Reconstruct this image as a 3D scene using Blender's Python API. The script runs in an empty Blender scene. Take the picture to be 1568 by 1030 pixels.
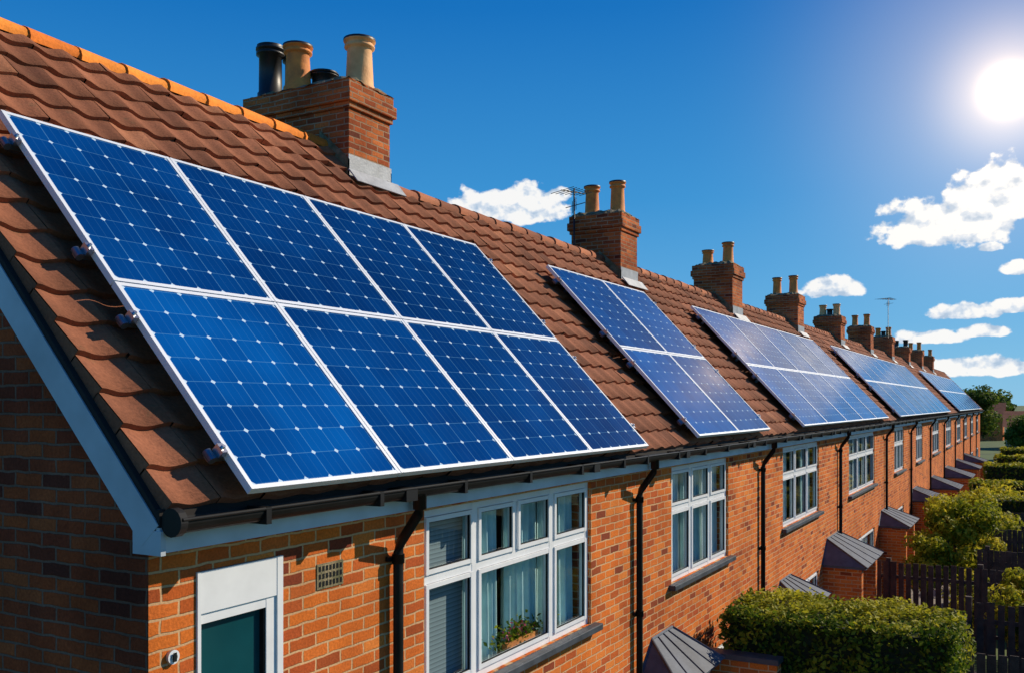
import bpy, math, random
import numpy as np
from mathutils import Vector
random.seed(7); rng=np.random.default_rng(11)
sc=bpy.context.scene
CZ=5.3
# ---------------------------------------------------------------- node helpers
class NT:
    def __init__(s,tree): s.t=tree; s.n=tree.nodes; s.l=tree.links
    def new(s,typ,**kw):
        n=s.n.new(typ)
        for k,v in kw.items(): setattr(n,k,v)
        return n
    def link(s,a,b): s.l.new(a,b)
    def m(s,op,a,b=None,c=None,clamp=False):
        n=s.n.new('ShaderNodeMath'); n.operation=op; n.use_clamp=clamp
        for i,v in enumerate((a,b,c)):
            if v is None: continue
            if isinstance(v,(int,float)): n.inputs[i].default_value=v
            else: s.l.new(v,n.inputs[i])
        return n.outputs[0]
    def ramp(s,fac,stops,interp='LINEAR'):
        n=s.n.new('ShaderNodeValToRGB'); n.color_ramp.interpolation=interp
        e=n.color_ramp.elements
        while len(e)<len(stops): e.new(0.5)
        for i,(p,c) in enumerate(stops):
            e[i].position=p; e[i].color=(c[0],c[1],c[2],1)
        s.l.new(fac,n.inputs[0]); return n.outputs[0]
    def mix(s,fac,a,b,mode='MIX'):
        n=s.n.new('ShaderNodeMix'); n.data_type='RGBA'; n.blend_type=mode
        for i,v in ((0,fac),(6,a),(7,b)):
            if isinstance(v,(int,float)): n.inputs[i].default_value=v
            elif isinstance(v,tuple): n.inputs[i].default_value=(v[0],v[1],v[2],1)
            else: s.l.new(v,n.inputs[i])
        return n.outputs[2]
    def noise(s,vec,scale,detail=4,rough=.5,dist=0):
        n=s.n.new('ShaderNodeTexNoise'); n.inputs['Scale'].default_value=scale
        n.inputs['Detail'].default_value=detail; n.inputs['Roughness'].default_value=rough
        n.inputs['Distortion'].default_value=dist
        if vec is not None: s.l.new(vec,n.inputs['Vector'])
        return n.outputs[0]
    def bump(s,h,strength=.3,dist=.01):
        n=s.n.new('ShaderNodeBump'); n.inputs['Strength'].default_value=strength
        n.inputs['Distance'].default_value=dist; s.l.new(h,n.inputs['Height']); return n.outputs[0]
def mat(name):
    m=bpy.data.materials.new(name); m.use_nodes=True
    t=NT(m.node_tree); b=m.node_tree.nodes['Principled BSDF']
    return m,t,b
def simple(name,col,rough=.6,var=.15,scale=6,bump=.0,metal=0,spec=.5,col2=None):
    m,t,b=mat(name)
    tc=t.new('ShaderNodeTexCoord').outputs['Object']
    n=t.noise(tc,scale,3,.6)
    c2=col2 or tuple(c*(1-var*2) for c in col); c1=tuple(min(1,c*(1+var)) for c in col)
    t.link(t.ramp(n,[(.3,c2),(.7,c1)]),b.inputs['Base Color'])
    b.inputs['Roughness'].default_value=rough; b.inputs['Metallic'].default_value=metal
    b.inputs['Specular IOR Level'].default_value=spec
    if bump: t.link(t.bump(t.noise(tc,scale*8,3),bump,.01),b.inputs['Normal'])
    return m
# ---------------------------------------------------------------- materials
def brick_mat(name,cols,mortar,dirt=.5,shift=0.,row=.076,wid=.225):
    m,t,b=mat(name)
    tc=t.new('ShaderNodeTexCoord').outputs['Object']
    sp=t.new('ShaderNodeSeparateXYZ'); t.link(tc,sp.inputs[0])
    g=t.new('ShaderNodeNewGeometry'); sn=t.new('ShaderNodeSeparateXYZ'); t.link(g.outputs['True Normal'],sn.inputs[0])
    k=t.m('GREATER_THAN',t.m('ABSOLUTE',sn.outputs[0]),.5)
    u=t.m('ADD',t.m('MULTIPLY',sp.outputs[1],k),t.m('MULTIPLY',sp.outputs[0],t.m('SUBTRACT',1,k)))
    wn=t.new('ShaderNodeTexNoise'); wn.inputs['Scale'].default_value=7; wn.inputs['Detail'].default_value=3; t.link(tc,wn.inputs['Vector'])
    ws=t.new('ShaderNodeSeparateColor'); t.link(wn.outputs['Color'],ws.inputs[0])
    cb=t.new('ShaderNodeCombineXYZ')
    t.link(t.m('ADD',t.m('ADD',u,shift),t.m('MULTIPLY',t.m('SUBTRACT',ws.outputs[0],.5),.026)),cb.inputs[0])
    t.link(t.m('ADD',sp.outputs[2],t.m('MULTIPLY',t.m('SUBTRACT',ws.outputs[1],.5),.024)),cb.inputs[1])
    br=t.new('ShaderNodeTexBrick'); t.link(cb.outputs[0],br.inputs['Vector'])
    br.inputs['Scale'].default_value=1; br.inputs['Brick Width'].default_value=wid; br.inputs['Row Height'].default_value=row
    br.inputs['Mortar Size'].default_value=.008; br.inputs['Mortar Smooth'].default_value=.3; br.inputs['Bias'].default_value=0
    br.inputs['Color1'].default_value=(0,0,0,1); br.inputs['Color2'].default_value=(1,1,1,1); br.inputs['Mortar'].default_value=(.5,.5,.5,1)
    n=len(cols)
    c=t.ramp(br.outputs['Color'],[(i/(n-1),cc) for i,cc in enumerate(cols)])
    fine=t.noise(tc,60,4,.68)
    c=t.mix(.55,c,t.ramp(fine,[(.3,(.5,.45,.42)),(.65,(1.25,1.18,1.1))]),'MULTIPLY')
    big=t.noise(tc,1.1,4,.65)
    stain=t.ramp(big,[(.35,(.55,.47,.44)),(.6,(1.12,1.06,1))])
    mo=t.mix(.5,mortar,t.ramp(fine,[(.3,(.6,.6,.6)),(.7,(1.2,1.2,1.2))]),'MULTIPLY')
    c=t.mix(br.outputs['Fac'],c,mo); c=t.mix(dirt,c,stain,'MULTIPLY')
    t.link(c,b.inputs['Base Color']); b.inputs['Roughness'].default_value=.9; b.inputs['Specular IOR Level'].default_value=.12
    h=t.m('ADD',t.m('MULTIPLY',t.m('SUBTRACT',1,br.outputs['Fac']),1.0),t.m('MULTIPLY',fine,.4))
    t.link(t.bump(h,.8,.012),b.inputs['Normal'])
    return m
M={}
M['brick']=brick_mat('brick_orange',[(.24,.055,.028),(.60,.14,.028),(.76,.21,.035),(.66,.16,.03),(.80,.26,.055),(.48,.10,.03),(.74,.20,.038),(.62,.145,.036)],(.70,.45,.24),.55)
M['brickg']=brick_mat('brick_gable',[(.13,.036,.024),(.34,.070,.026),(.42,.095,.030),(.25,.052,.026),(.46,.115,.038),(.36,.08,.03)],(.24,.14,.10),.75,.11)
M['brickc']=brick_mat('brick_chimney',[(.18,.05,.028),(.48,.115,.035),(.60,.16,.045),(.34,.085,.03),(.56,.17,.05),(.66,.20,.06)],(.44,.29,.18),.8,.05,.062,.2)
def tile_mat(name,stops,moss=.35):
    m,t,b=mat(name)
    tc=t.new('ShaderNodeTexCoord').outputs['Object']
    at=t.new('ShaderNodeAttribute',attribute_name='tint')
    c=t.ramp(at.outputs['Fac'],stops)
    f=t.noise(tc,45,4,.7)
    c=t.mix(.5,c,t.ramp(f,[(.3,(.5,.48,.47)),(.68,(1.25,1.2,1.15))]),'MULTIPLY')
    c=t.mix(.5,c,t.ramp(t.noise(tc,1.3,4,.65),[(.35,(.6,.57,.56)),(.62,(1.15,1.1,1.05))]),'MULTIPLY')
    mk=t.ramp(t.noise(tc,7,4,.75),[(.60,(0,0,0)),(.70,(1,1,1))])
    c=t.mix(t.m('MULTIPLY',mk,moss),c,(.12,.10,.05))
    t.link(c,b.inputs['Base Color']); b.inputs['Roughness'].default_value=.88; b.inputs['Specular IOR Level'].default_value=.2
    t.link(t.bump(f,.6,.008),b.inputs['Normal'])
    return m
M['tile']=tile_mat('roof_tile_clay',[(0,(.20,.078,.045)),(.4,(.30,.115,.062)),(.75,(.38,.145,.078)),(1,(.46,.19,.10))])
M['ridge']=tile_mat('ridge_tile_orange',[(0,(.72,.20,.03)),(1,(.90,.32,.05))],.12)
M['white']=simple('white_upvc',(.80,.82,.84),.35,.03)
M['fascia']=simple('fascia_paint',(.60,.64,.68),.5,.08,3)
M['barge']=simple('bargeboard_paint',(.50,.55,.60),.5,.1,2.5)
M['black']=simple('black_plastic',(.010,.010,.011),.5,.2,spec=.25)
M['lead']=simple('lead_sheet',(.36,.38,.40),.55,.15,5,.3,.1)
M['leadd']=simple('canopy_lead',(.085,.105,.14),.6,.2,3,.3,spec=.3)
M['sill']=simple('slate_sill',(.06,.07,.085),.5,.2)
M['cement']=simple('cement_flaunching',(.24,.19,.11),.9,.25,9,.8,col2=(.09,.09,.035))
M['pot']=simple('clay_pot',(.85,.29,.05),.75,.12,7,.3,col2=(.58,.18,.04))
M['potbuff']=simple('buff_pot',(.95,.50,.20),.7,.05,6,.3,col2=(.72,.33,.11))
M['potb']=simple('black_pot',(.018,.018,.02),.45,.2,6)
M['frame']=simple('aluminium_frame',(.82,.85,.88),.35,.03,4,0,.1)
M['rail']=simple('aluminium_rail',(.5,.5,.52),.3,.05,4,0,.9)
M['back']=simple('panel_backsheet',(.012,.012,.014),.6)
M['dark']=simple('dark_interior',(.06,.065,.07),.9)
M['under']=simple('roof_underlay_and_gutter_shade',(.02,.016,.014),.95)
M['wood']=simple('fence_wood',(.065,.042,.032),.85,.3,5,.5)
M['bark']=simple('bark',(.08,.055,.035),.9,.3,8,.8)
M['paving']=simple('paving_stone',(.24,.21,.18),.9,.2,3,.4)
M['doorw']=simple('white_door',(.7,.72,.74),.4,.04)
def grass():
    m,t,b=mat('lawn_grass'); tc=t.new('ShaderNodeTexCoord').outputs['Object']
    c=t.ramp(t.noise(tc,.25,6,.7),[(.3,(.04,.065,.014)),(.55,(.08,.13,.02)),(.75,(.14,.15,.04))])
    c=t.mix(.6,c,t.ramp(t.noise(tc,18,4,.7),[(.3,(.5,.5,.5)),(.7,(1.2,1.2,1.2))]),'MULTIPLY')
    t.link(c,b.inputs['Base Color']); b.inputs['Roughness'].default_value=.95; return m
M['grass']=grass()
def glass():
    m,t,b=mat('window_glass'); t.n.remove(b)
    out=t.n['Material Output']
    tr=t.new('ShaderNodeBsdfTransparent'); tr.inputs[0].default_value=(.88,.96,.97,1)
    gl=t.new('ShaderNodeBsdfGlossy'); gl.inputs['Roughness'].default_value=.015
    lw=t.new('ShaderNodeLayerWeight'); lw.inputs[0].default_value=.5
    f=t.m('ADD',t.m('MULTIPLY',t.m('POWER',lw.outputs['Facing'],4),.7),.04)
    tc=t.new('ShaderNodeTexCoord').outputs['Object']
    t.link(t.bump(t.noise(tc,1.2,1),.05,.05),gl.inputs['Normal'])
    mx=t.new('ShaderNodeMixShader'); t.link(f,mx.inputs[0])
    t.link(tr.outputs[0],mx.inputs[1]); t.link(gl.outputs[0],mx.inputs[2]); t.link(mx.outputs[0],out.inputs[0]); return m
M['glass']=glass()
M['teal']=simple('teal_glazing',(.006,.065,.080),.12,.15,1.5)
M['curtain']=simple('curtain_cloth',(.50,.68,.68),.9,.10,3)
M['curtain2']=simple('curtain_cloth_white',(.78,.84,.82),.9,.08,3)
def blind():
    m,t,b=mat('blind_slats'); tc=t.new('ShaderNodeTexCoord').outputs['Object']
    sp=t.new('ShaderNodeSeparateXYZ'); t.link(tc,sp.inputs[0])
    f=t.m('FRACT',t.m('MULTIPLY',sp.outputs[2],30))
    t.link(t.ramp(f,[(0,(.06,.08,.09)),(.25,(.26,.31,.33)),(1,(.17,.20,.22))]),b.inputs['Base Color']); b.inputs['Roughness'].default_value=.8
    return m
M['blind']=blind()
def cells():
    m,t,b=mat('solar_cells')
    uv=t.new('ShaderNodeUVMap'); sp=t.new('ShaderNodeSeparateXYZ'); t.link(uv.outputs[0],sp.inputs[0])
    def ed(o,mul=1):
        f=t.m('FRACT',t.m('MULTIPLY',o,mul)); return t.m('SUBTRACT',.5,t.m('ABSOLUTE',t.m('SUBTRACT',f,.5)))
    dx=ed(sp.outputs[0]); dy=ed(sp.outputs[1])
    line=t.m('LESS_THAN',t.m('MINIMUM',dx,dy),.014)
    dia=t.m('LESS_THAN',t.m('ADD',dx,dy),.092)
    bus=t.m('LESS_THAN',ed(sp.outputs[0],3),.03)
    tc=t.new('ShaderNodeTexCoord').outputs['Object']
    at=t.new('ShaderNodeAttribute',attribute_name='tint')
    fl=t.new('ShaderNodeCombineXYZ'); t.link(t.m('FLOOR',sp.outputs[0]),fl.inputs[0]); t.link(t.m('FLOOR',sp.outputs[1]),fl.inputs[1]); t.link(t.m('MULTIPLY',at.outputs['Fac'],57),fl.inputs[2])
    wn=t.new('ShaderNodeTexWhiteNoise'); t.link(fl.outputs[0],wn.inputs[0])
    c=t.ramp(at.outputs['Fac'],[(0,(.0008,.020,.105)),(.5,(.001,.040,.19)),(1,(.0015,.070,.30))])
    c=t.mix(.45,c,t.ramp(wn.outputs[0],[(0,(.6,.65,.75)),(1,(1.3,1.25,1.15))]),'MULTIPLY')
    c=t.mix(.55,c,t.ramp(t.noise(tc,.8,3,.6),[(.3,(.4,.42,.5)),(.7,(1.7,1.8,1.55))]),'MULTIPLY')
    c=t.mix(t.m('MULTIPLY',bus,.10),c,(.12,.38,.6))
    c=t.mix(t.m('MULTIPLY',line,.26),c,(.16,.45,.68))
    c=t.mix(t.m('MULTIPLY',dia,.8),c,(.6,.78,.9))
    t.link(c,b.inputs['Base Color'])
    t.link(t.ramp(t.noise(tc,3,3,.6),[(.3,(.09,.09,.09)),(.75,(.20,.20,.20))]),b.inputs['Roughness'])
    b.inputs['IOR'].default_value=1.16; b.inputs['Specular IOR Level'].default_value=.4
    return m
M['cells']=cells()
def leafmat(name,stops,trans=.3):
    m,t,b=mat(name); out=t.n['Material Output']
    at=t.new('ShaderNodeAttribute',attribute_name='tint')
    c=t.ramp(at.outputs['Fac'],stops); t.link(c,b.inputs['Base Color']); b.inputs['Roughness'].default_value=.6
    b.inputs['Specular IOR Level'].default_value=.2
    tl=t.new('ShaderNodeBsdfTranslucent'); t.link(c,tl.inputs[0])
    mx=t.new('ShaderNodeMixShader'); mx.inputs[0].default_value=trans
    t.link(b.outputs[0],mx.inputs[1]); t.link(tl.outputs[0],mx.inputs[2]); t.link(mx.outputs[0],out.inputs[0]); return m
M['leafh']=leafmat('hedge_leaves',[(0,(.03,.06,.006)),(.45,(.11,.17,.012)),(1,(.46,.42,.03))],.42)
M['leafy']=leafmat('yellow_shrub_leaves',[(0,(.07,.11,.008)),(.5,(.32,.33,.02)),(1,(.62,.50,.04))],.48)
M['leafg']=leafmat('tree_leaves',[(0,(.03,.06,.008)),(.5,(.09,.15,.018)),(1,(.20,.25,.03))],.4)
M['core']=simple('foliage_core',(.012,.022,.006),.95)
M['flower']=simple('pink_flowers',(.7,.08,.15),.6)
M['render']=simple('cream_render',(.55,.36,.26),.85,.1)
# ---------------------------------------------------------------- mesh builder
class MB:
    def __init__(s): s.v=[]; s.f=[]; s.m=[]; s.tint=[]; s.uv={}; s.t=.5; s.sm=[]
    def vert(s,p): s.v.append(tuple(p)); s.tint.append(s.t); return len(s.v)-1
    def face(s,pts,m,uv=None,smooth=False):
        i=[s.vert(p) for p in pts]; s.f.append(i); s.m.append(m); s.sm.append(smooth)
        if uv: s.uv[len(s.f)-1]=uv
    def box(s,x0,x1,y0,y1,z0,z1,m):
        c=[(x,y,z) for x in (x0,x1) for y in (y0,y1) for z in (z0,z1)]
        s.hexa(c,m)
    def hexa(s,c,m):
        b=len(s.v)
        for p in c: s.vert(p)
        for q in ((0,1,3,2),(4,6,7,5),(0,4,5,1),(2,3,7,6),(0,2,6,4),(1,5,7,3)):
            s.f.append([b+i for i in q]); s.m.append(m); s.sm.append(False)
    def tube(s,pts,r,m,n=10,caps=True):
        pts=[Vector(p) for p in pts]; rings=[]
        rr=r if isinstance(r,(list,tuple)) else [r]*len(pts)
        for i,p in enumerate(pts):
            d=(pts[min(i+1,len(pts)-1)]-pts[max(i-1,0)]).normalized()
            a=Vector((0,0,1)) if abs(d.z)<.9 else Vector((1,0,0))
            u=d.cross(a).normalized(); w=d.cross(u)
            rings.append([s.vert(p+(u*math.cos(k*2*math.pi/n)+w*math.sin(k*2*math.pi/n))*rr[i]) for k in range(n)])
        for a,b in zip(rings,rings[1:]):
            for k in range(n):
                s.f.append([a[k],a[(k+1)%n],b[(k+1)%n],b[k]]); s.m.append(m); s.sm.append(True)
        if caps:
            for q in (rings[0],rings[-1]): s.f.append(list(q)); s.m.append(m); s.sm.append(False)
    def lathe(s,cx,cy,z0,prof,m,n=20):
        rings=[[s.vert((cx+r*math.cos(k*2*math.pi/n),cy+r*math.sin(k*2*math.pi/n),z0+z)) for k in range(n)] for r,z in prof]
        for a,b in zip(rings,rings[1:]):
            for k in range(n):
                s.f.append([a[k],a[(k+1)%n],b[(k+1)%n],b[k]]); s.m.append(m); s.sm.append(True)
    def obj(s,name,parent=None,bevel=0):
        me=bpy.data.meshes.new(name); me.from_pydata(s.v,[],s.f)
        used=sorted(set(s.m)); mp={k:i for i,k in enumerate(used)}
        for k in used: me.materials.append(M[k])
        me.polygons.foreach_set('material_index',[mp[k] for k in s.m])
        me.polygons.foreach_set('use_smooth',s.sm)
        a=me.attributes.new('tint','FLOAT','POINT'); a.data.foreach_set('value',s.tint)
        if s.uv:
            ul=me.uv_layers.new(name='UVMap')
            for fi,uv in s.uv.items():
                for li,c in zip(me.polygons[fi].loop_indices,uv): ul.data[li].uv=c
        me.update()
        o=bpy.data.objects.new(name,me); sc.collection.objects.link(o)
        if parent: o.parent=parent
        if bevel:
            b=o.modifiers.new('bevel','BEVEL'); b.width=bevel; b.segments=2; b.limit_method='ANGLE'
        return o
def empty(name):
    o=bpy.data.objects.new(name,None); sc.collection.objects.link(o); return o
def leaves(name,P,size,mt,parent=None,tint=None,outn=None,extra=None):
    n=len(P); a=rng.normal(size=(n,3))
    if outn is not None: a=a*.55+outn
    a/=np.linalg.norm(a,axis=1)[:,None]
    u=np.cross(a,rng.normal(size=(n,3))); u/=np.linalg.norm(u,axis=1)[:,None]; w=np.cross(a,u)
    s=(size*rng.uniform(.6,1.3,n))[:,None]
    V=np.stack([P+u*s,P+w*s*.55+a*s*.12,P-u*s,P-w*s*.55+a*s*.12],1).reshape(-1,3)
    F=np.arange(n*4).reshape(-1,4)
    me=bpy.data.meshes.new(name); me.from_pydata(V.tolist(),[],F.tolist()); me.materials.append(M[mt])
    if tint is None: tint=rng.uniform(0,1,n)
    at=me.attributes.new('tint','FLOAT','POINT'); at.data.foreach_set('value',np.repeat(np.clip(tint,0,1),4))
    o=bpy.data.objects.new(name,me); sc.collection.objects.link(o)
    if parent: o.parent=parent
    return o
# ---------------------------------------------------------------- roof geometry
TAN=1.07; CO=1/math.sqrt(1+TAN*TAN); SI=TAN*CO
YE=3.548; ZE=CZ-.512; YW=3.70; YB=9.30; YBE=9.60; XV=3.045
G=.246
def RP(x,s,h=0): return (x,YE+s*CO-h*SI,ZE+s*SI+h*CO)
def tiles(mb,x0,x1,c0,c1,near=True):
    n=max(1,round((x1-x0)/.30)); w=(x1-x0)/n; NX=10 if near else 4
    for c in range(c0,c1):
        for i in range(n):
            mb.t=min(1,max(0,random.gauss(.5,.22)))
            ds=random.uniform(-.010,.010); dh=random.uniform(-.004,.007); tx=x0+i*w
            lo=[];up=[];fr=[]
            for k in range(NX+1):
                ph=k/NX; wv=.030*(.5+.5*math.cos(2*math.pi*ph))**1.1
                x=tx+ph*w*.995+(.001 if k==0 else 0)
                lo.append(mb.vert(RP(x,c*G+ds,.044+wv+dh))); up.append(mb.vert(RP(x,(c+1)*G+.03,.010+wv+dh*.3)))
                fr.append(mb.vert(RP(x,c*G+ds+.002,.010+wv*.6)))
            for k in range(NX):
                mb.f.append([lo[k],lo[k+1],up[k+1],up[k]]); mb.m.append('tile'); mb.sm.append(near)
                mb.f.append([fr[k],fr[k+1],lo[k+1],lo[k]]); mb.m.append('tile'); mb.sm.append(False)
            if i==0:
                x=tx-.001
                mb.face([RP(x,c*G+ds,.074),RP(x,(c+1)*G,.040),RP(x,(c+1)*G,-.01),RP(x,c*G+ds,-.01)],'tile')
    mb.t=.5
def ridge(mb,x0,x1,yr,zr,m):
    n=max(1,round((x1-x0)/.42)); w=(x1-x0)/n
    for i in range(n):
        mb.t=random.random(); a=x0+i*w; b=a+w*1.04; r0=.135;r1=.118; K=10
        dz=random.uniform(-.008,.008)-.035
        A=[];B=[]
        for k in range(K+1):
            t=math.radians(-18)+k/K*math.radians(216)
            A.append(mb.vert((a,yr+r0*math.cos(t),zr+dz+r0*.75*math.sin(t)))); B.append(mb.vert((b,yr+r1*math.cos(t),zr+dz+r1*.75*math.sin(t))))
        for k in range(K): mb.f.append([A[k],A[k+1],B[k+1],B[k]]); mb.m.append(m); mb.sm.append(True)
        mb.f.append(A[:]); mb.m.append(m); mb.sm.append(False)
    mb.t=.5
# ---------------------------------------------------------------- windows
def window(parent,x0,x1,z0,z1,secs):
    mb=MB(); F0,F1=YW+.035,YW+.10; fw=.055
    mb.box(x0,x0+fw,F0,F1,z0,z1,'white'); mb.box(x1-fw,x1,F0,F1,z0,z1,'white')
    mb.box(x0+.002,x1-.002,F0+.003,F1-.003,z1-fw,z1-.001,'white'); mb.box(x0+.002,x1-.002,F0+.003,F1-.003,z0+.001,z0+fw,'white')
    for i,(a,b,tz,ups,cov) in enumerate(secs):
        if i>0: mb.box(a-.04,a+.04,F0+.001,F1-.001,z0+.004,z1-.004,'white')
        L=a+(fw if i==0 else .04); R=b-(fw if i==len(secs)-1 else .04)
        panes=[]
        if tz is None: panes.append((L,R,z0+fw,z1-fw))
        else:
            mb.box(L-.01,R+.01,F0+.004,F1-.004,tz-.032,tz+.032,'white')
            panes.append((L,R,z0+fw,tz-.032))
            xs=[L]+ups+[R]
            for j in range(len(xs)-1):
                if j>0: mb.box(xs[j]-.03,xs[j]+.03,F0+.006,F1-.006,tz,z1-.01,'white')
                panes.append((xs[j]+(.03 if j>0 else 0),xs[j+1]-(.03 if j<len(xs)-2 else 0),tz+.032,z1-fw))
        for (pa,pb,pc,pd) in panes:
            cw=.036; f0=F0-.014; f1=F1-.03
            mb.box(pa+.002,pa+cw,f0,f1,pc+.002,pd-.002,'white'); mb.box(pb-cw,pb-.002,f0,f1,pc+.002,pd-.002,'white')
            mb.box(pa+.004,pb-.004,f0+.002,f1-.002,pd-cw,pd-.004,'white'); mb.box(pa+.004,pb-.004,f0+.002,f1-.002,pc+.004,pc+cw,'white')
            g=.006
            for q in ((pa+cw,pa+cw+g,pc+cw,pd-cw),(pb-cw-g,pb-cw,pc+cw,pd-cw),(pa+cw,pb-cw,pc+cw,pc+cw+g),(pa+cw,pb-cw,pd-cw-g,pd-cw)):
                mb.box(q[0],q[1],f0+.012,f0+.03,q[2],q[3],'black')
            yg=F0+.025
            mb.face([(pa+.02,yg,pc+.02),(pb-.02,yg,pc+.02),(pb-.02,yg,pd-.02),(pa+.02,yg,pd-.02)],'glass')
        if cov in('curtain','curtain2'):
            yb=YW+.19
            for half in ((L-.03,(L+R)/2-.03),((L+R)/2+.02,R+.03)):
                pv=None; N=max(6,int((half[1]-half[0])/.012)); ph=random.random()*6
                for k in range(N+1):
                    x=half[0]+(half[1]-half[0])*k/N
                    y=yb+.024*math.sin(x*56+ph+1.3*math.sin(x*9))+.011*math.sin(x*117+ph)
                    t_=mb.vert((x,y*1.0,z1)); b_=mb.vert((x+.014*math.sin(x*8),yb+(y-yb)*1.4,z0+.02))
                    if pv: mb.f.append([pv[0],pv[1],b_,t_]); mb.m.append(cov); mb.sm.append(True)
                    pv=(t_,b_)
        elif cov=='blind':
            mb.face([(L-.03,YW+.14,z0),(R+.03,YW+.14,z0),(R+.03,YW+.14,z1),(L-.03,YW+.14,z1)],'blind')
    o=mb.obj('window',parent)
    ms=MB(); ms.box(x0-.10,x1+.10,YW-.085,YW+.034,z0-.065,z0-.002,'sill'); ms.obj('window_sill',parent,.008)
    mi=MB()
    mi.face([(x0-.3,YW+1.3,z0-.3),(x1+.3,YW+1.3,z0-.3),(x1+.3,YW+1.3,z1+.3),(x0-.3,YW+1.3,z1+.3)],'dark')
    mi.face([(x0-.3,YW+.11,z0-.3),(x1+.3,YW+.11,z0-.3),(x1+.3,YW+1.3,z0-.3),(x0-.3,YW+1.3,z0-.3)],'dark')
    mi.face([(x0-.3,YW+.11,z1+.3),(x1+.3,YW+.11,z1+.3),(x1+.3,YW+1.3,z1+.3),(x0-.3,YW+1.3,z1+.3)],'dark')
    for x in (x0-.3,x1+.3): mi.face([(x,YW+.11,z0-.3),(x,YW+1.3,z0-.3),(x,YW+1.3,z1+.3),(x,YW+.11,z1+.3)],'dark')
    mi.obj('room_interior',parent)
def front_wall(parent,x0,x1,ztop,ops):
    mb=MB(); xs=sorted(set([x0,x1]+[o[0] for o in ops]+[o[1] for o in ops])); zs=sorted(set([0,ztop]+[o[2] for o in ops]+[o[3] for o in ops]))
    for a,b in zip(xs,xs[1:]):
        for c,d in zip(zs,zs[1:]):
            mx,mz=(a+b)/2,(c+d)/2
            if any(o[0]<mx<o[1] and o[2]<mz<o[3] for o in ops): continue
            mb.face([(a,YW,c),(b,YW,c),(b,YW,d),(a,YW,d)],'brick')
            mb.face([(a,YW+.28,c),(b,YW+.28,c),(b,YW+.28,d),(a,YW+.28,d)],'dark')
    for (a,b,c,d) in ops:
        e=YW+.28
        mb.face([(a,YW,c),(a,e,c),(a,e,d),(a,YW,d)],'brick'); mb.face([(b,YW,c),(b,e,c),(b,e,d),(b,YW,d)],'brick')
        mb.face([(a,YW,c),(b,YW,c),(b,e,c),(a,e,c)],'brick'); mb.face([(a,YW,d),(b,YW,d),(b,e,d),(a,e,d)],'brick')
    mb.obj('front_wall',parent)
# ---------------------------------------------------------------- chimney
def pot(mb,cx,cy,z,h,r,m):
    if m=='potb':
        pr=[(r*1.05,0),(r*1.05,.05),(r*.95,.06),(r*.92,h*.8),(r*1.15,h*.82),(r*1.15,h*.86),(r*.95,h*.87),(r*.95,h*.9),(r*1.18,h*.91),(r*1.18,h*.95),(r*.98,h*.96),(r*1.1,h),(r*.8,h),(r*.8,h*.5)]
    else:
        pr=[(r*1.12,0),(r*1.08,.05),(r*.98,.07),(r*.86,h*.78),(r*.88,h*.80),(r*1.06,h*.82),(r*1.06,h*.86),(r*.95,h*.875),(r*.95,h*.92),(r*1.12,h*.935),(r*1.12,h*.985),(r*1.0,h),(r*.8,h),(r*.78,h*.5)]
    mb.lathe(cx,cy,z,pr,m)
    if m!='potb': mb.lathe(cx,cy,z,[(r*1.0,h+.002),(r*1.13,h*.988+.002),(r*1.13,h*.955)],'potb')
def chimney(parent,x0,x1,y0,y1,zt,pots,zr):
    mb=MB(); zb=ZE+(y0-YE)*TAN-.5
    mb.box(x0,x1,y0,y1,zb,zt-.30,'brickc')
    mb.box(x0-.025,x1+.025,y0-.025,y1+.025,zt-.30,zt-.24,'brickc')
    mb.box(x0-.055,x1+.055,y0-.055,y1+.055,zt-.24,zt-.115,'brickc')
    mb.box(x0-.03,x1+.03,y0-.03,y1+.03,zt-.115,zt,'brickc')
    o=mb.obj('chimney_stack',parent,.008)
    mc=MB()
    nx,ny=12,20; g=[]
    for i in range(nx+1):
        row=[]
        for j in range(ny+1):
            u,v=i/nx,j/ny; e=min(u,1-u,v*1.0*(y1-y0)/(x1-x0),(1-v)*(y1-y0)/(x1-x0))
            z=zt-.012+min(.08,e*.55)+random.uniform(-.014,.018)
            row.append(mc.vert((x0-.035+u*(x1-x0+.07)+random.uniform(-.012,.012),y0-.035+v*(y1-y0+.07)+random.uniform(-.012,.012),z)))
        g.append(row)
    for i in range(nx):
        for j in range(ny): mc.f.append([g[i][j],g[i+1][j],g[i+1][j+1],g[i][j+1]]); mc.m.append('cement'); mc.sm.append(False)
    mc.obj('flaunching',parent)
    mp=MB()
    for (px,py,h,r,m) in pots: pot(mp,px,py,zt+.02,h,r,m)
    mp.obj('chimney_pots',parent)
    mf=MB(); q=.012
    zf=lambda y: ZE+(y-YE)*TAN+.05
    ym=min(y1,zr[0])
    mf.box(x0-q,x1+q,y0-q,y0-.001,zf(y0)-.1,zf(y0)+.20,'lead')
    s0=(y0-YE)/CO
    mf.hexa([RP(x0-.07,s0-.16,.080),RP(x0-.07,s0-.16,.090),RP(x0-.07,s0+.02,.085),RP(x0-.07,s0+.02,.10),RP(x1+.07,s0-.16,.080),RP(x1+.07,s0-.16,.090),RP(x1+.07,s0+.02,.085),RP(x1+.07,s0+.02,.10)],'lead')
    for xa,xb in ((x0-q,x0-.001),(x1+.001,x1+q)):
        mf.hexa([(xa,y0-q,zf(y0)-.1),(xa,y0-q,zf(y0)+.15),(xa,ym,zf(ym)-.1),(xa,ym,zf(ym)+.09),(xb,y0-q,zf(y0)-.1),(xb,y0-q,zf(y0)+.15),(xb,ym,zf(ym)-.1),(xb,ym,zf(ym)+.09)],'cement' if xb<x1 else 'lead')
    mf.obj('lead_flashing',parent)
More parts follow.
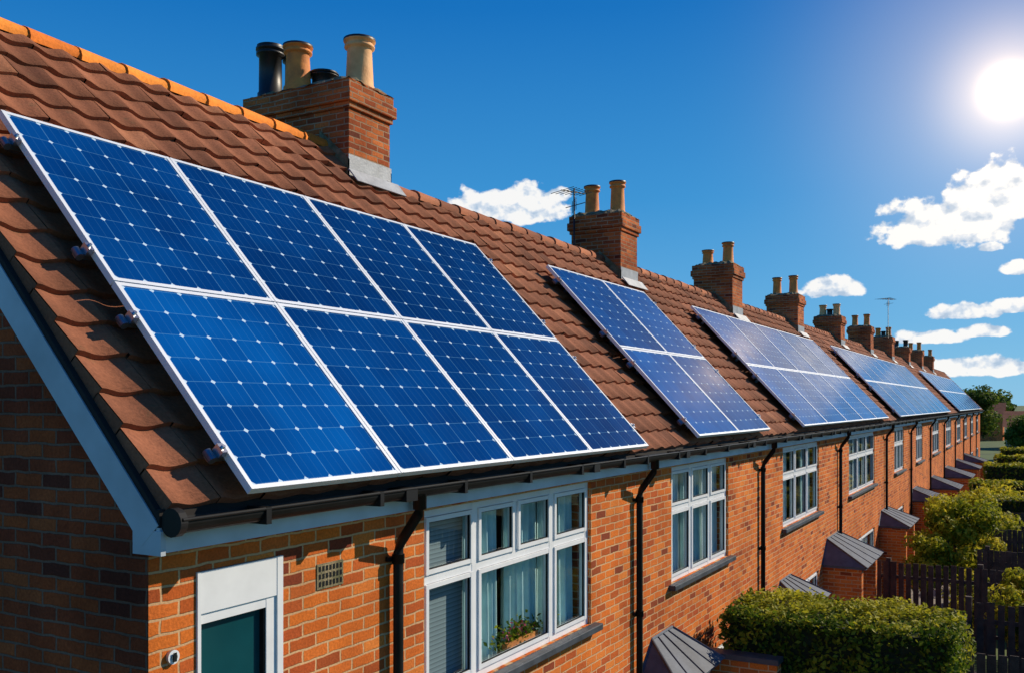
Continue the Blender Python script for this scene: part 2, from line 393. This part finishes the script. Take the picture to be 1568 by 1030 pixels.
def porch(parent,x0,x1,zt,ze,y=3.1):
    mb=MB(); yf=y; i=min(.5,(x1-x0)*.28)
    A=(x0,YW-.002,ze);B=(x0,yf,ze);C=(x1,yf,ze);D=(x1,YW-.002,ze);E=(x0+i,YW-.002,zt);F=(x1-i,YW-.002,zt)
    mb.face([A,B,E],'leadd'); mb.face([B,C,F,E],'leadd'); mb.face([C,D,F],'leadd')
    mb.box(x0+.03,x1-.03,yf+.03,YW-.004,ze-.05,ze-.002,'leadd')
    for p,q in ((B,E),(C,F),(E,F),(A,E),(D,F)): mb.tube([p,q],.018,'leadd',8)
    n=4
    for k in range(1,n):
        u=k/n; xa=x0+(x1-x0)*u; xb=x0+i+(x1-x0-2*i)*u
        mb.tube([(xa,yf,ze+.004),(xb,YW-.01,zt)],.009,'leadd',6)
    mb.obj('porch_canopy',parent)
    mw=MB()
    mw.box(x0+.12,x0+.33,yf+.12,YW-.003,0,ze-.052,'brick')
    mw.box(x1-.33,x1-.12,yf+.12,YW-.003,0,ze-.052,'brick')
    mw.obj('porch_walls',parent)
    md=MB(); xm=(x0+x1)/2
    md.box(xm-.5,xm+.5,YW-.05,YW-.004,.02,2.0,'doorw'); md.box(xm-.4,xm+.4,YW-.06,YW-.049,.15,.9,'white'); md.box(xm-.3,xm+.3,YW-.062,YW-.049,1.2,1.8,'teal')
    md.obj('front_door',parent,.006)
# ---------------------------------------------------------------- houses
B=[3.08,8.4,14.45,20.9,27.4,34.0,40.7,47.2,54.0,60.6,67.2,74,80.5]
WIN=[None,(10.47,12.79),(16.0,19.0),(22.4,26.3),(30.3,32.6),(36.2,38.4),(42.3,45.3),(49.0,52.2),(56,59),(62.4,65),(69,71.6),(75.5,78)]
PIPE=[5.02,9.32,14.47,21.05,28.2,34.2,40.9,47.4,54.2,60.8,67.4,74.2]
POR=[None,(9.4,10.9,-2.6,-3.0,3.2),(15.3,17.0,-2.95,-3.3,3.1),(19.3,21.6,-2.75,-3.2,2.85),(27.0,29.3,-2.95,-3.3,2.9),(34.6,36.8,-2.95,-3.3,2.7),(41.2,43.4,-3,-3.4,2.6),(47.8,50.4,-3,-3.4,2.5),(54.6,57,-3,-3.4,2.5),(61,63.4,-3,-3.4,2.5),None,None]
ZW1=CZ-.745; ZW0=CZ-2.10; TZ=CZ-1.24
houses=[]
for i in range(12):
    H=empty('brick_house'); houses.append(H); x0,x1=B[i],B[i+1]; near=i<4
    yr2=YE+16*G*CO; zr2=ZE+16*G*SI; yr1=YE+18*G*CO; zr1=ZE+18*G*SI
    mb=MB()
    if i==0:
        tiles(mb,XV,x1,0,16); tiles(mb,XV,7.66,16,18)
    else: tiles(mb,x0,x1,0,16,near)
    def deck(a,b,cc,yr,zr):
        mb.face([RP(a,.02,-.012),RP(b,.02,-.012),RP(b,cc*G,-.012),RP(a,cc*G,-.012)],'under')
        mb.face([(a,yr,zr),(b,yr,zr),(b,YBE,ZE),(a,YBE,ZE)],'tile')
    if i==0:
        deck(XV+.02,7.66,18,yr1,zr1); deck(7.66,x1,16,yr2,zr2)
        mb.face([(7.66,yr2-.05,zr2-.05),(7.66,yr1,zr1),(7.66,YBE,ZE)],'brickc')
    else: deck(x0,x1,16,yr2,zr2)
    mb.obj('roof',H)
    mr=MB()
    if i==0: ridge(mr,XV-.01,7.72,yr1,zr1,'ridge'); ridge(mr,8.3,x1,yr2,zr2,'tile')
    else: ridge(mr,x0,x1,yr2,zr2,'tile')
    mr.obj('ridge_tiles',H)
    ops=[]; wins=[]
    if i==0:
        ops=[(3.37,3.99,CZ-3.0,CZ-.85),(5.40,8.20,ZW0,ZW1)]
        wins=[(5.40,8.20,ZW0,ZW1,[(5.40,6.13,TZ,[],'blind'),(6.13,7.43,TZ,[6.77],'curtain'),(7.43,8.20,TZ,[],'curtain')])]
    elif WIN[i]:
        a,b=WIN[i]; w=(b-a)/3
        cov=[('blind','curtain2','blind'),('curtain2','curtain','curtain2'),('curtain2','none','curtain')][i%3]
        ops=[(a,b,ZW0,ZW1)]; wins=[(a,b,ZW0,ZW1,[(a+k*w,a+(k+1)*w,TZ,[],cov[k]) for k in range(3)])]
        ga,gb=a,b
        if POR[i] and POR[i][1]>a-.2: ga=POR[i][1]+.3
        if gb-ga>.8:
            ops.append((ga,gb,.85,2.05)); w=(gb-ga)/2
            wins.append((ga,gb,.85,2.05,[(ga,ga+w,None,[],'curtain2'),(ga+w,gb,None,[],'curtain2')]))
    front_wall(H,x0,x1,ZE+.10,ops)
    for w in wins: window(H,*w)
    if POR[i]:
        p=POR[i]; porch(H,p[0],p[1],CZ+p[2],CZ+p[3],p[4])
    mw=MB(); mw.face([(x0,YB,0),(x1,YB,0),(x1,YB,ZE+.1),(x0,YB,ZE+.1)],'brick')
    if i==0:
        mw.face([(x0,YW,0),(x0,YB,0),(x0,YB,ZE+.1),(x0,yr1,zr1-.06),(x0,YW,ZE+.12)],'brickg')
    if i==11:
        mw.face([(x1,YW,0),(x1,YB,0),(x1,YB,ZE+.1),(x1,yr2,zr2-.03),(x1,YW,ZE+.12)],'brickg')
    mw.obj('walls',H)
    me_=MB(); xa=x0-(.07 if i==0 else 0)
    me_.box(xa,x1,YE-.008,YE+.015,ZE-.185,ZE-.065,'fascia'); me_.box(xa,x1,YE-.006,YE+.014,ZE-.0645,ZE+.02,'under'); me_.box(xa,x1,YE+.016,YW+.01,ZE-.17,ZE-.155,'fascia')
    me_.obj('fascia_board',H)
    mg=MB(); gy=YE-.073; gz=ZE-.022; r=.062; K=10
    ga=xa+.02 if i==0 else x0
    ring=[[ (x,gy+r*math.cos(math.pi+math.pi*k/K),gz+r*1.15*math.sin(math.pi+math.pi*k/K)) for k in range(K+1)] for x in (ga,x1)]
    for k in range(K): mg.face([ring[0][k],ring[0][k+1],ring[1][k+1],ring[1][k]],'black',smooth=True)
    mg.box(ga+.01,x1,gy-r*.92,gy+r*.92,gz-.022,gz-.012,'under')  # dark lid added below the rim, stands in for shade inside the gutter
    mg.tube([(ga,gy-r,gz),(x1,gy-r,gz)],.009,'black',8)
    if i==0: mg.tube([(ga-.012,gy,gz-.016),(ga+.03,gy,gz-.016)],.068,'black',16)
    xx=ga+.55; kk=0
    while xx<x1:
        mg.box(xx-.018,xx+.018,gy-r-.008,gy+r+.01,gz-r-.018,gz+.008,'black')
        if kk%3==1: mg.box(xx+.25,xx+.37,gy-r-.006,gy+r+.008,gz-r-.016,gz+.006,'black')
        xx+=.95; kk+=1
    pxx=PIPE[i]
    mg.tube([(pxx,gy,gz-.02),(pxx,gy,gz-.15)],.045,'black',14)
    mg.tube([(pxx,gy,gz-.12),(pxx,gy+.01,gz-.18),(pxx,YW-.07,gz-.38),(pxx,YW-.055,gz-.44),(pxx,YW-.055,.1)],.034,'black',14)
    z=gz-.45
    while z>.3:
        mg.tube([(pxx,YW-.055,z),(pxx,YW-.055,z-.06)],.042,'black',14); mg.box(pxx-.07,pxx+.07,YW-.03,YW-.003,z-.045,z-.015,'black'); z-=1.2
    mg.obj('gutter_and_downpipe',H)
# gable bargeboard
H=houses[0]; mb=MB()
def barge(x0,x1,h0,h1,s0,s1,m):
    mb.hexa([RP(x0,s0,h1),RP(x0,s0,h0),RP(x0,s1,h1),RP(x0,s1,h0),RP(x1,s0,h1),RP(x1,s0,h0),RP(x1,s1,h1),RP(x1,s1,h0)],m)
barge(3.005,3.035,-.035,-.185,-.04,4.40,'barge'); barge(3.036,3.08,-.06,-.10,0,4.4,'fascia')
barge(3.012,3.09,-.004,-.033,-.01,4.42,'under')
mb.box(3.006,3.034,YE-.02,YW+.02,ZE-.195,ZE-.08,'barge')
mb.obj('bargeboard',H)
# chimneys
chimney(H,7.66,8.37,6.19,7.62,CZ+3.35,[(8.13,6.42,.58,.155,'potbuff'),(7.82,7.02,.52,.145,'pot'),(7.82,7.42,.58,.135,'potb'),(8.12,7.32,.58,.13,'potb'),(8.05,6.85,.26,.14,'potb')],(6.57,0))
CH=[14.1,20.3,27.05,33.75,40.45,47.0,53.7,60.3,67]
for k,cx in enumerate(CH):
    y0=5.84 if k!=1 else 5.78; hp=[.56,.50,.55,.42,.5,.45,.4,.5,.45,.4][k]
    ms=['pot','pot','pot','potbuff','pot','pot','potb','pot','pot','potb'][k]
    w=.72 if k<1 else .8
    pots=[(cx+.35,y0+.2,hp,.125,ms),(cx+.35,y0+.66,hp*(.95 if k!=1 else .72),.125,ms)]
    if k in(3,5): pots.append((cx+.35,y0+.43,hp*.6,.1,'potb'))
    chimney(houses[k+1],cx,cx+w,y0,y0+.88,CZ+[3.08,3.05,3.06,3.0,3.12,3.1,2.95,3.1,3.05][k],pots,(6.22,0))
# side glazed unit with white panel
mb=MB(); a,b=3.372,3.988; z0,z1=CZ-2.998,CZ-.852; f0,f1=YW-.012,YW+.08
mb.box(a,a+.022,f0,f1,z0,z1,'white'); mb.box(b-.045,b,f0,f1,z0,z1,'white'); mb.box(a+.02,b-.03,f0+.003,f1-.003,z1-.215,z1-.002,'white')
mb.box(a+.02,b-.03,f0+.003,f1-.003,z0+.002,z0+.06,'white')
mb.box(b-.12,b-.047,f0+.012,f1-.01,z0+.06,z1-.215,'white'); mb.box(a+.022,b-.11,f0+.014,f1-.012,z1-.27,z1-.216,'white')
mb.box(b-.132,b-.118,f0+.02,f1-.02,z0+.06,z1-.27,'black')
mb.face([(a+.01,YW+.04,z0),(b-.1,YW+.04,z0),(b-.1,YW+.04,z1-.22),(a+.01,YW+.04,z1-.22)],'teal')
mb.obj('side_window',H)
mb=MB(); mb.box(4.28,4.52,YW-.006,YW+.002,CZ-1.10,CZ-.95,'cement')
for r_ in range(3):
    for c_ in range(7): mb.box(4.295+c_*.032,4.313+c_*.032,YW-.008,YW-.0065,CZ-1.085+r_*.045,CZ-1.055+r_*.045,'black')
mb.obj('air_brick',H)
mb=MB(); mb.tube([(3.215,YW-.02,CZ-1.24),(3.215,YW-.002,CZ-1.24)],.035,'white',20); mb.tube([(3.215,YW-.026,CZ-1.24),(3.215,YW-.0205,CZ-1.24)],.018,'rail',16)
mb.box(3.205,3.225,YW-.03,YW-.0262,CZ-1.262,CZ-1.218,'black'); mb.obj('wall_fitting',H)
# ---------------------------------------------------------------- solar arrays
def array(xs,s0,s1,cols=6,rowsn=8,tints=None):
    A=empty('solar_panel_array'); h0,h1=.160,.200; fw=.026; gap=.005
    sm=(s0+s1)/2; rows=[(s0,sm-gap),(sm+gap,s1)]; q=0
    for (sa,sb) in rows:
        for xa,xb in zip(xs,xs[1:]):
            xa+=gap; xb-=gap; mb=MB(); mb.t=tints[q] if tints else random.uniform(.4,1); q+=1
            def bar(x0,x1,a,b,hh=0):
                mb.hexa([RP(x0,a,h0),RP(x0,a,h1-hh),RP(x0,b,h0),RP(x0,b,h1-hh),RP(x1,a,h0),RP(x1,a,h1-hh),RP(x1,b,h0),RP(x1,b,h1-hh)],'frame')
            bar(xa,xa+fw,sa,sb); bar(xb-fw,xb,sa,sb); bar(xa+fw,xb-fw,sa,sa+fw,.001); bar(xa+fw,xb-fw,sb-fw,sb,.001)
            hg=h1-.006; e=.04
            mb.face([RP(xa+fw,sa+fw,hg),RP(xb-fw,sa+fw,hg),RP(xb-fw,sb-fw,hg),RP(xa+fw,sb-fw,hg)],'cells',uv=[(-e,-e),(cols+e,-e),(cols+e,rowsn+e),(-e,rowsn+e)])
            mb.face([RP(xa+fw,sa+fw,h0+.004),RP(xb-fw,sa+fw,h0+.004),RP(xb-fw,sb-fw,h0+.004),RP(xa+fw,sb-fw,h0+.004)],'back')
            mb.obj('panel',A)
    mr=MB(); L=s1-s0
    for f in (.09,.41,.59,.91):
        s=s0+L*f
        def blk(xa,xb,sa,sb,ha,hb): mr.hexa([RP(xa,sa,ha),RP(xa,sa,hb),RP(xa,sb,ha),RP(xa,sb,hb),RP(xb,sa,ha),RP(xb,sa,hb),RP(xb,sb,ha),RP(xb,sb,hb)],'rail')
        blk(xs[0]-.07,xs[-1]+.05,s-.018,s+.018,.122,.158)
        for x in (xs[0]-.018,xs[-1]+.018):
            blk(x-.016,x+.020,s-.03,s+.03,.159,.206)
            mr.tube([RP(x,s,.20),RP(x,s,.222)],.011,'rail',6)
        mr.tube([RP(xs[0]-.055,s-.03,.142),RP(xs[0]-.055,s+.035,.142)],.024,'rail',10)
        x=xs[0]+.4
        while x<xs[-1]:
            blk(x-.02,x+.02,s-.021,s+.021,.02,.121); x+=1.1
    mr.obj('mounting_rails',A)
array([3.41,4.66,6.07,7.49,8.85],-.06,2.904,tints=[.95,.55,.35,.3,.5,.3,.15,.1])  # tints paint in the sky reflection gradient, brightest at lower left
array([10.6,12.3,13.95],.0,2.904)
array([16.3+k*2.1 for k in range(6)],.0,2.904,cols=8)
array([29.4+k*2.06 for k in range(10)],.0,2.904,cols=8)
array([54+k*2.2 for k in range(11)],.0,2.904,cols=8)
# ---------------------------------------------------------------- aerials
def aerial(x,y,z0,z1,s=.5):
    mb=MB(); mb.tube([(x,y,z0),(x,y,z1)],.014,'potb',8)
    mb.tube([(x-s*.6,y+s*.3,z1-.06),(x+s*.6,y-s*.3,z1-.06)],.009,'potb',6)
    for k in range(7):
        u=-.55+k*.18; cx,cy=x+s*u,y-s*u*.5; L=.16+.03*(6-k)*s*2
        mb.tube([(cx-L*.45,cy-L*.9,z1-.06),(cx+L*.45,cy+L*.9,z1-.06)],.006,'potb',5)
    mb.tube([(x-s*.3,y-.25,z1-.28),(x+s*.25,y+.2,z1-.28)],.007,'potb',6)
    for k in range(4):
        u=-.3+k*.2; mb.tube([(x+s*u,y+u*.3,z1-.38),(x+s*u,y+u*.3,z1-.18)],.006,'potb',5)
    mb.obj('tv_aerial')
aerial(14.0,6.62,CZ+2.5,CZ+3.52,.4); aerial(46.9,6.0,CZ+3,CZ+4.9,.7)
# ---------------------------------------------------------------- ground
mb=MB(); S=2500; mb.face([(-S,-S,0),(S,-S,0),(S,S,0),(-S,S,0)],'grass'); mb.obj('ground')
mb=MB(); mb.box(2,82,1.9,3.69,-.05,.03,'paving'); mb.obj('garden_path')
# ---------------------------------------------------------------- vegetation
def hedge(x0,x1,y0,y1,h,n,size,mt='leafh',name='hedge'):
    E=empty(name); mb=MB(); q=.10
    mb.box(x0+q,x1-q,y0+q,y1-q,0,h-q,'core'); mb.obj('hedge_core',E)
    ax=(y1-y0)*h; ay=(x1-x0)*h; at=(x1-x0)*(y1-y0); pr=np.array([ax,ax*.6,ay*.7,ay,at*1.8]); pr/=pr.sum()
    k=rng.choice(5,n,p=pr); u=rng.random(n); v=rng.random(n); d=np.abs(rng.normal(0,.05,n))
    P=np.zeros((n,3)); N=np.zeros((n,3))
    X=x0+u*(x1-x0); Y=y0+u*(y1-y0)
    for s,c,nn in ((0,lambda m:(x0+d[m],Y[m],v[m]*h),(-1,0,0)),(1,lambda m:(x1-d[m],Y[m],v[m]*h),(1,0,0)),(2,lambda m:(X[m],y1-d[m],v[m]*h),(0,1,0)),(3,lambda m:(X[m],y0+d[m],v[m]*h),(0,-1,0)),(4,lambda m:(X[m],y0+v[m]*(y1-y0),h-d[m]),(0,0,1))):
        m=k==s; a,b,c_=c(m); P[m,0]=a;P[m,1]=b;P[m,2]=c_; N[m]=nn
    bump=.05*np.sin(P[:,0]*4.1+P[:,2]*3)+.05*np.sin(P[:,1]*5.3+P[:,2]*4.4)+.04*np.sin(P[:,1]*13+P[:,0]*9+P[:,2]*10)
    P=P+N*bump[:,None]*.8+rng.normal(0,.026,(n,3))
    tint=.42+bump*3.5+rng.normal(0,.2,n)+.45*(k==4)-d*2  # top leaves tinted lighter to look sunlit, deeper ones darkened
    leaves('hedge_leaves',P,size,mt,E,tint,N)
def bush(name,cx,cy,h,r,n,size,mt,zb=0,clumps=26,trunk=True,squash=.8):
    E=empty(name)
    C=[]
    while len(C)<clumps:
        p=rng.uniform(-1,1,3)
        if .25<np.linalg.norm(p)<1: C.append(p)
    C=np.array(C); rz=(h-zb)/2; cen=np.array([cx,cy,zb+rz])
    Cw=cen+C*np.array([r*.82,r*.82,rz*.82]); cr=rng.uniform(.22,.42,clumps)*r; ct=rng.normal(0,.16,clumps)
    k=rng.integers(0,clumps,n); dv=rng.normal(size=(n,3)); dv/=np.linalg.norm(dv,axis=1)[:,None]
    rad=cr[k]*rng.uniform(.55,1.15,n)
    P=Cw[k]+dv*rad[:,None]*np.array([1,1,squash])
    P[:,2]=np.maximum(P[:,2],.03)
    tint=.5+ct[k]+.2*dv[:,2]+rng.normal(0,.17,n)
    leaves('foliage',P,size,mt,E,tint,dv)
    mb=MB()
    if trunk:
        b=max(zb,.3)
        mb.tube([(cx,cy,0),(cx+.04*r,cy,b*.6),(cx-.03*r,cy+.03*r,b+rz*.8)],[.09*r+.02,.07*r+.015,.03*r],'bark',8)
        for j in range(min(10,clumps)):
            q=Cw[j]; mb.tube([(cx,cy,b*.75),((cx+q[0])/2,(cy+q[1])/2,(b*.75+q[2])/2+.1*r),tuple(q)],[.045*r,.03*r,.012*r],'bark',6)
        mb.obj('trunk_and_limbs',E)
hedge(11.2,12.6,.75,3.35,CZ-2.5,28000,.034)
bush('garden_shrub',26.6,1.8,2.95,1.1,11000,.06,'leafy',.4)
bush('garden_shrub',25.6,2.35,2.3,.7,4000,.05,'leafy',.2)
bush('garden_shrub',33.2,1.7,2.75,1.3,7000,.07,'leafy',.3)
bush('garden_shrub',18.6,.02,2.75,.75,6000,.05,'leafy',.5)
bush('garden_shrub',30.2,.8,1.9,.9,4000,.055,'leafy',0)
bush('garden_shrub',23.6,1.2,1.7,.7,3500,.05,'leafy',0)
bush('garden_shrub',40,1.5,2.3,1.5,5000,.08,'leafy',0)
bush('garden_shrub',46,.4,2.0,1.3,4000,.09,'leafg',0)
bush('garden_shrub',19.8,1.6,1.3,.6,2500,.045,'leafg',0)
hedge(37,38.2,-6,2.4,2.0,9000,.06); hedge(44,45.2,-6,2.4,2.0,8000,.08); hedge(51.5,53,-8,2.2,2.3,8000,.09); hedge(60,61.5,-8,2.0,2.3,7000,.1); hedge(70,72,-8,2.0,2.3,7000,.1)
bush('garden_tree',88,4.6,7.0,2.3,14000,.13,'leafg',1.4,46)
bush('garden_tree',100,.9,4.2,1.8,8000,.13,'leafg',.6,36)
def treeline(n,xr,yr,hr,leavesn,size):
    P=[];T=[];D=[]
    for _ in range(n):
        cx=random.uniform(*xr); cy=random.uniform(*yr); h=random.uniform(*hr); r=h*random.uniform(.4,.6)
        m=leavesn; dv=rng.normal(size=(m,3)); dv/=np.linalg.norm(dv,axis=1)[:,None]
        bl=1+.25*np.sin(dv[:,0]*5+cx)+.22*np.sin(dv[:,1]*6+cy)+.18*np.sin(dv[:,2]*7+h)
        p=np.array([cx,cy,h*.52])+dv*(bl*rng.uniform(.8,1.05,m))[:,None]*np.array([r,r,h*.48]); p[:,2]=np.maximum(p[:,2],.1)
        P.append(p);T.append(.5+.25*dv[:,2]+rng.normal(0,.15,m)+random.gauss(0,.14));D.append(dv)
    leaves('tree_line',np.concatenate(P),size,'leafg',None,np.concatenate(T),np.concatenate(D))
treeline(70,(230,420),(-160,130),(6,9.5),800,.8)
# ---------------------------------------------------------------- fences
def fence_y(x,y0,y1,h,gap=.012):
    mb=MB(); y=y0
    while y<y1:
        w=.11+random.uniform(-.008,.008); hh=h+random.uniform(-.02,.02)
        mb.box(x,x+.018,y,y+w,.05,hh,'wood'); y+=w+gap
    for z in (.4,h-.35): mb.box(x+.019,x+.06,y0,y1,z,z+.07,'wood')
    y=y0
    while y<y1+.1: mb.box(x+.02,x+.12,y-.05,y+.05,0,h+.08,'wood'); y+=1.8
    mb.obj('wooden_fence')
def fence_x(y,x0,x1,h,gap=.012):
    mb=MB(); x=x0
    while x<x1:
        w=.11+random.uniform(-.008,.008); mb.box(x,x+w,y,y+.018,.05,h+random.uniform(-.02,.02),'wood'); x+=w+gap
    for z in (.4,h-.35): mb.box(x0,x1,y+.019,y+.06,z,z+.07,'wood')
    mb.obj('wooden_fence')
fence_y(14.5,-8,1.4,1.85,.03); fence_y(17.9,-8,.9,1.9,.05); fence_y(21.9,-8,3.0,1.85,.04); fence_y(25.2,-8,1.2,1.8); fence_y(34.2,-8,2.6,1.8); fence_y(28.6,-8,1.0,1.9)
fence_x(1.0,14.6,17.8,1.6,.05)
mb=MB(); mb.box(10.95,11.15,2.6,3.69,0,CZ-3.02,'brick'); mb.box(10.93,11.17,2.58,3.69,CZ-3.02,CZ-2.96,'sill'); mb.obj('garden_wall')
# ---------------------------------------------------------------- distant houses
def dhouse(x,y,w,d,h,rh,wall='render'):
    H=empty('distant_house'); mb=MB(); mb.box(x,x+d,y,y+w,0,h,wall); mb.obj('walls',H)
    mb=MB(); o=.3
    mb.face([(x-o,y-o,h-.1),(x-o,y+w+o,h-.1),(x+d/2,y+w+o,h+rh),(x+d/2,y-o,h+rh)],'tile'); mb.face([(x+d+o,y-o,h-.1),(x+d+o,y+w+o,h-.1),(x+d/2,y+w+o,h+rh),(x+d/2,y-o,h+rh)],'tile')
    mb.face([(x,y-.01,h-.1),(x+d,y-.01,h-.1),(x+d/2,y-.01,h+rh-.2)],wall); mb.face([(x,y+w+.01,h-.1),(x+d,y+w+.01,h-.1),(x+d/2,y+w+.01,h+rh-.2)],wall); mb.obj('roof',H)
    mb=MB(); k=y+1
    while k<y+w-1.5:
        mb.box(x-.04,x-.01,k,k+1.3,h-1.7,h-.5,'white'); mb.box(x-.06,x-.041,k+.12,k+1.18,h-1.58,h-.62,'teal'); k+=3
    mb.obj('windows',H)
dhouse(122,-3.5,6.5,7,2.7,1.7); dhouse(135,-16,9,7,3.2,1.8); dhouse(150,4,8,7,3.4,2.0,'brick'); dhouse(165,-8,9,7,3.6,2.0); dhouse(190,8,12,8,4,2,'render')
# window plant
P=np.array([7.0,YW+.125,ZW0+.15])+rng.normal(size=(420,3))*np.array([.22,.015,.06]); P[:,1]=np.clip(P[:,1],YW+.09,YW+.15)
wp=empty('window_plant'); leaves('leaves',P,.024,'leafh',wp)
P=np.array([6.95,YW+.115,ZW0+.19])+rng.normal(size=(60,3))*np.array([.14,.01,.035]); leaves('flowers',P,.018,'flower',wp)
mb=MB(); mb.box(6.75,7.3,YW+.101,YW+.150,ZW0+.056,ZW0+.12,'pot'); mb.obj('planter',wp)
# ---------------------------------------------------------------- sky
W=bpy.data.worlds.new('World'); sc.world=W; W.use_nodes=True
t=NT(W.node_tree); t.n.clear()
SUN_AZ=-36; SUN_EL=32
out=t.new('ShaderNodeOutputWorld'); sky=t.new('ShaderNodeTexSky',sky_type='NISHITA'); sky.sun_disc=False
sky.sun_elevation=math.radians(SUN_EL); sky.sun_rotation=math.radians(90-SUN_AZ); sky.air_density=1.0; sky.dust_density=.3; sky.ozone_density=2.5
tc=t.new('ShaderNodeTexCoord'); sp=t.new('ShaderNodeSeparateXYZ'); t.link(tc.outputs['Generated'],sp.inputs[0])
az=t.m('MULTIPLY',t.m('ARCTAN2',sp.outputs[1],sp.outputs[0]),57.29578); el=t.m('MULTIPLY',t.m('ARCSINE',sp.outputs[2]),57.29578)
skn=t.mix(1.0,sky.outputs[0],(.10*.5,.10*.9,.10*1.15),'MULTIPLY')
grad=t.ramp(t.m('DIVIDE',el,60,clamp=True),[(0,(.24,.54,.82)),(.08,(.12,.42,.76)),(.2,(.040,.30,.68)),(.38,(.001,.165,.54)),(.6,(.0005,.10,.42)),(1,(.0005,.06,.28))])
skc=t.mix(.88,skn,grad)
bg=t.new('ShaderNodeBackground'); bg.inputs[1].default_value=.97; t.link(skc,bg.inputs[0])
clouds=[(29.2,11.9,3.7,1.25),(26.3,12.5,1.0,.45),(4.2,9.9,3.9,1.5),(1.6,11.2,3.2,1.8),(10.3,6.6,2.1,.65),(3.3,5.0,1.9,.5),(5.1,3.7,1.8,.45),(2.5,3.95,1.5,.42),(.8,5.2,1.4,.45),(3,2.0,5,.6),(.8,7.2,.9,.4),(2.2,8.4,.6,.3),(-22,10,8,2.5),(70,12,8,2.5),(160,12,9,2.5)]
v=None
for (a0,e0,w,h) in clouds:
    de=t.m('SUBTRACT',el,e0-.3*h)
    de=t.m('MAXIMUM',t.m('DIVIDE',de,h*1.25),t.m('DIVIDE',de,-h*.6))
    dx=t.m('DIVIDE',t.m('SUBTRACT',az,a0),w)
    q=t.m('SUBTRACT',1,t.m('SQRT',t.m('MULTIPLY_ADD',dx,dx,t.m('MULTIPLY',de,de)))); v=q if v is None else t.m('MAXIMUM',v,q)
mp=t.new('ShaderNodeMapping'); mp.inputs['Scale'].default_value=(1,1,1.3); t.link(tc.outputs['Generated'],mp.inputs[0])
nz=t.noise(mp.outputs[0],46,6,.52,0)
dens=t.m('ADD',t.m('MULTIPLY_ADD',v,1.15,.10),t.m('MULTIPLY',t.m('SUBTRACT',nz,.5),1.9))
mr=t.new('ShaderNodeMapRange',interpolation_type='SMOOTHSTEP'); mr.inputs['From Min'].default_value=.02; mr.inputs['From Max'].default_value=.30; t.link(dens,mr.inputs[0])
lim=t.m('MULTIPLY',mr.outputs[0],t.m('GREATER_THAN',v,-.5))
mp2=t.new('ShaderNodeMapping'); mp2.inputs['Location'].default_value=(0,0,.014); mp2.inputs['Scale'].default_value=(1,1,1.3); t.link(tc.outputs['Generated'],mp2.inputs[0])
n2=t.noise(mp2.outputs[0],46,3,.52,0)
lit=t.m('ADD',t.m('MULTIPLY',t.m('SUBTRACT',nz,n2),2.6),t.m('MULTIPLY',dens,.25))
ccol=t.ramp(t.m('ADD',lit,.36),[(.0,(.45,.58,.74)),(.3,(.70,.78,.88)),(.55,(1,.99,.97))])
bc=t.new('ShaderNodeBackground'); bc.inputs[1].default_value=.97; t.link(ccol,bc.inputs[0])
mx=t.new('ShaderNodeMixShader'); t.link(t.m('MULTIPLY',lim,.96),mx.inputs[0]); t.link(bg.outputs[0],mx.inputs[1]); t.link(bc.outputs[0],mx.inputs[2])
sa,se=math.radians(1.3),math.radians(16.4); sd=(math.cos(se)*math.cos(sa),math.cos(se)*math.sin(sa),math.sin(se))
dp=t.new('ShaderNodeVectorMath',operation='DOT_PRODUCT'); t.link(tc.outputs['Generated'],dp.inputs[0]); dp.inputs[1].default_value=sd
d=t.m('MAXIMUM',dp.outputs['Value'],0)
g=t.m('ADD',t.m('MULTIPLY',t.m('POWER',d,9000),4.0),t.m('ADD',t.m('MULTIPLY',t.m('POWER',d,900),.75),t.m('MULTIPLY',t.m('POWER',d,110),.34)))
gb=t.new('ShaderNodeBackground'); gb.inputs[0].default_value=(1,.70,.36,1); t.link(g,gb.inputs[1])
ad=t.new('ShaderNodeAddShader'); t.link(mx.outputs[0],ad.inputs[0]); t.link(gb.outputs[0],ad.inputs[1]); t.link(ad.outputs[0],out.inputs[0])
try:
    W.cycles.sampling_method='MANUAL'; W.cycles.sample_map_resolution=512
except Exception: pass
# ---------------------------------------------------------------- sun
L=bpy.data.lights.new('sun','SUN'); L.energy=5.0; L.angle=math.radians(.5); L.color=(1,.87,.68)
lo=bpy.data.objects.new('sun',L); sc.collection.objects.link(lo)
a,e=math.radians(SUN_AZ),math.radians(SUN_EL)
lo.rotation_euler=Vector((math.cos(e)*math.cos(a),math.cos(e)*math.sin(a),math.sin(e))).to_track_quat('Z','Y').to_euler()
lo.location=(0,-10,20)
# ---------------------------------------------------------------- camera
cam=bpy.data.cameras.new('camera'); co=bpy.data.objects.new('camera',cam); sc.collection.objects.link(co); sc.camera=co
co.location=(0,0,CZ); co.rotation_euler=(math.radians(90),0,math.radians(29.09-90))
cam.sensor_width=36; cam.lens=1440/1568*36; cam.shift_y=.065; cam.clip_start=.05; cam.clip_end=6000
sc.view_settings.view_transform='Standard'; sc.view_settings.look='None'; sc.view_settings.exposure=0
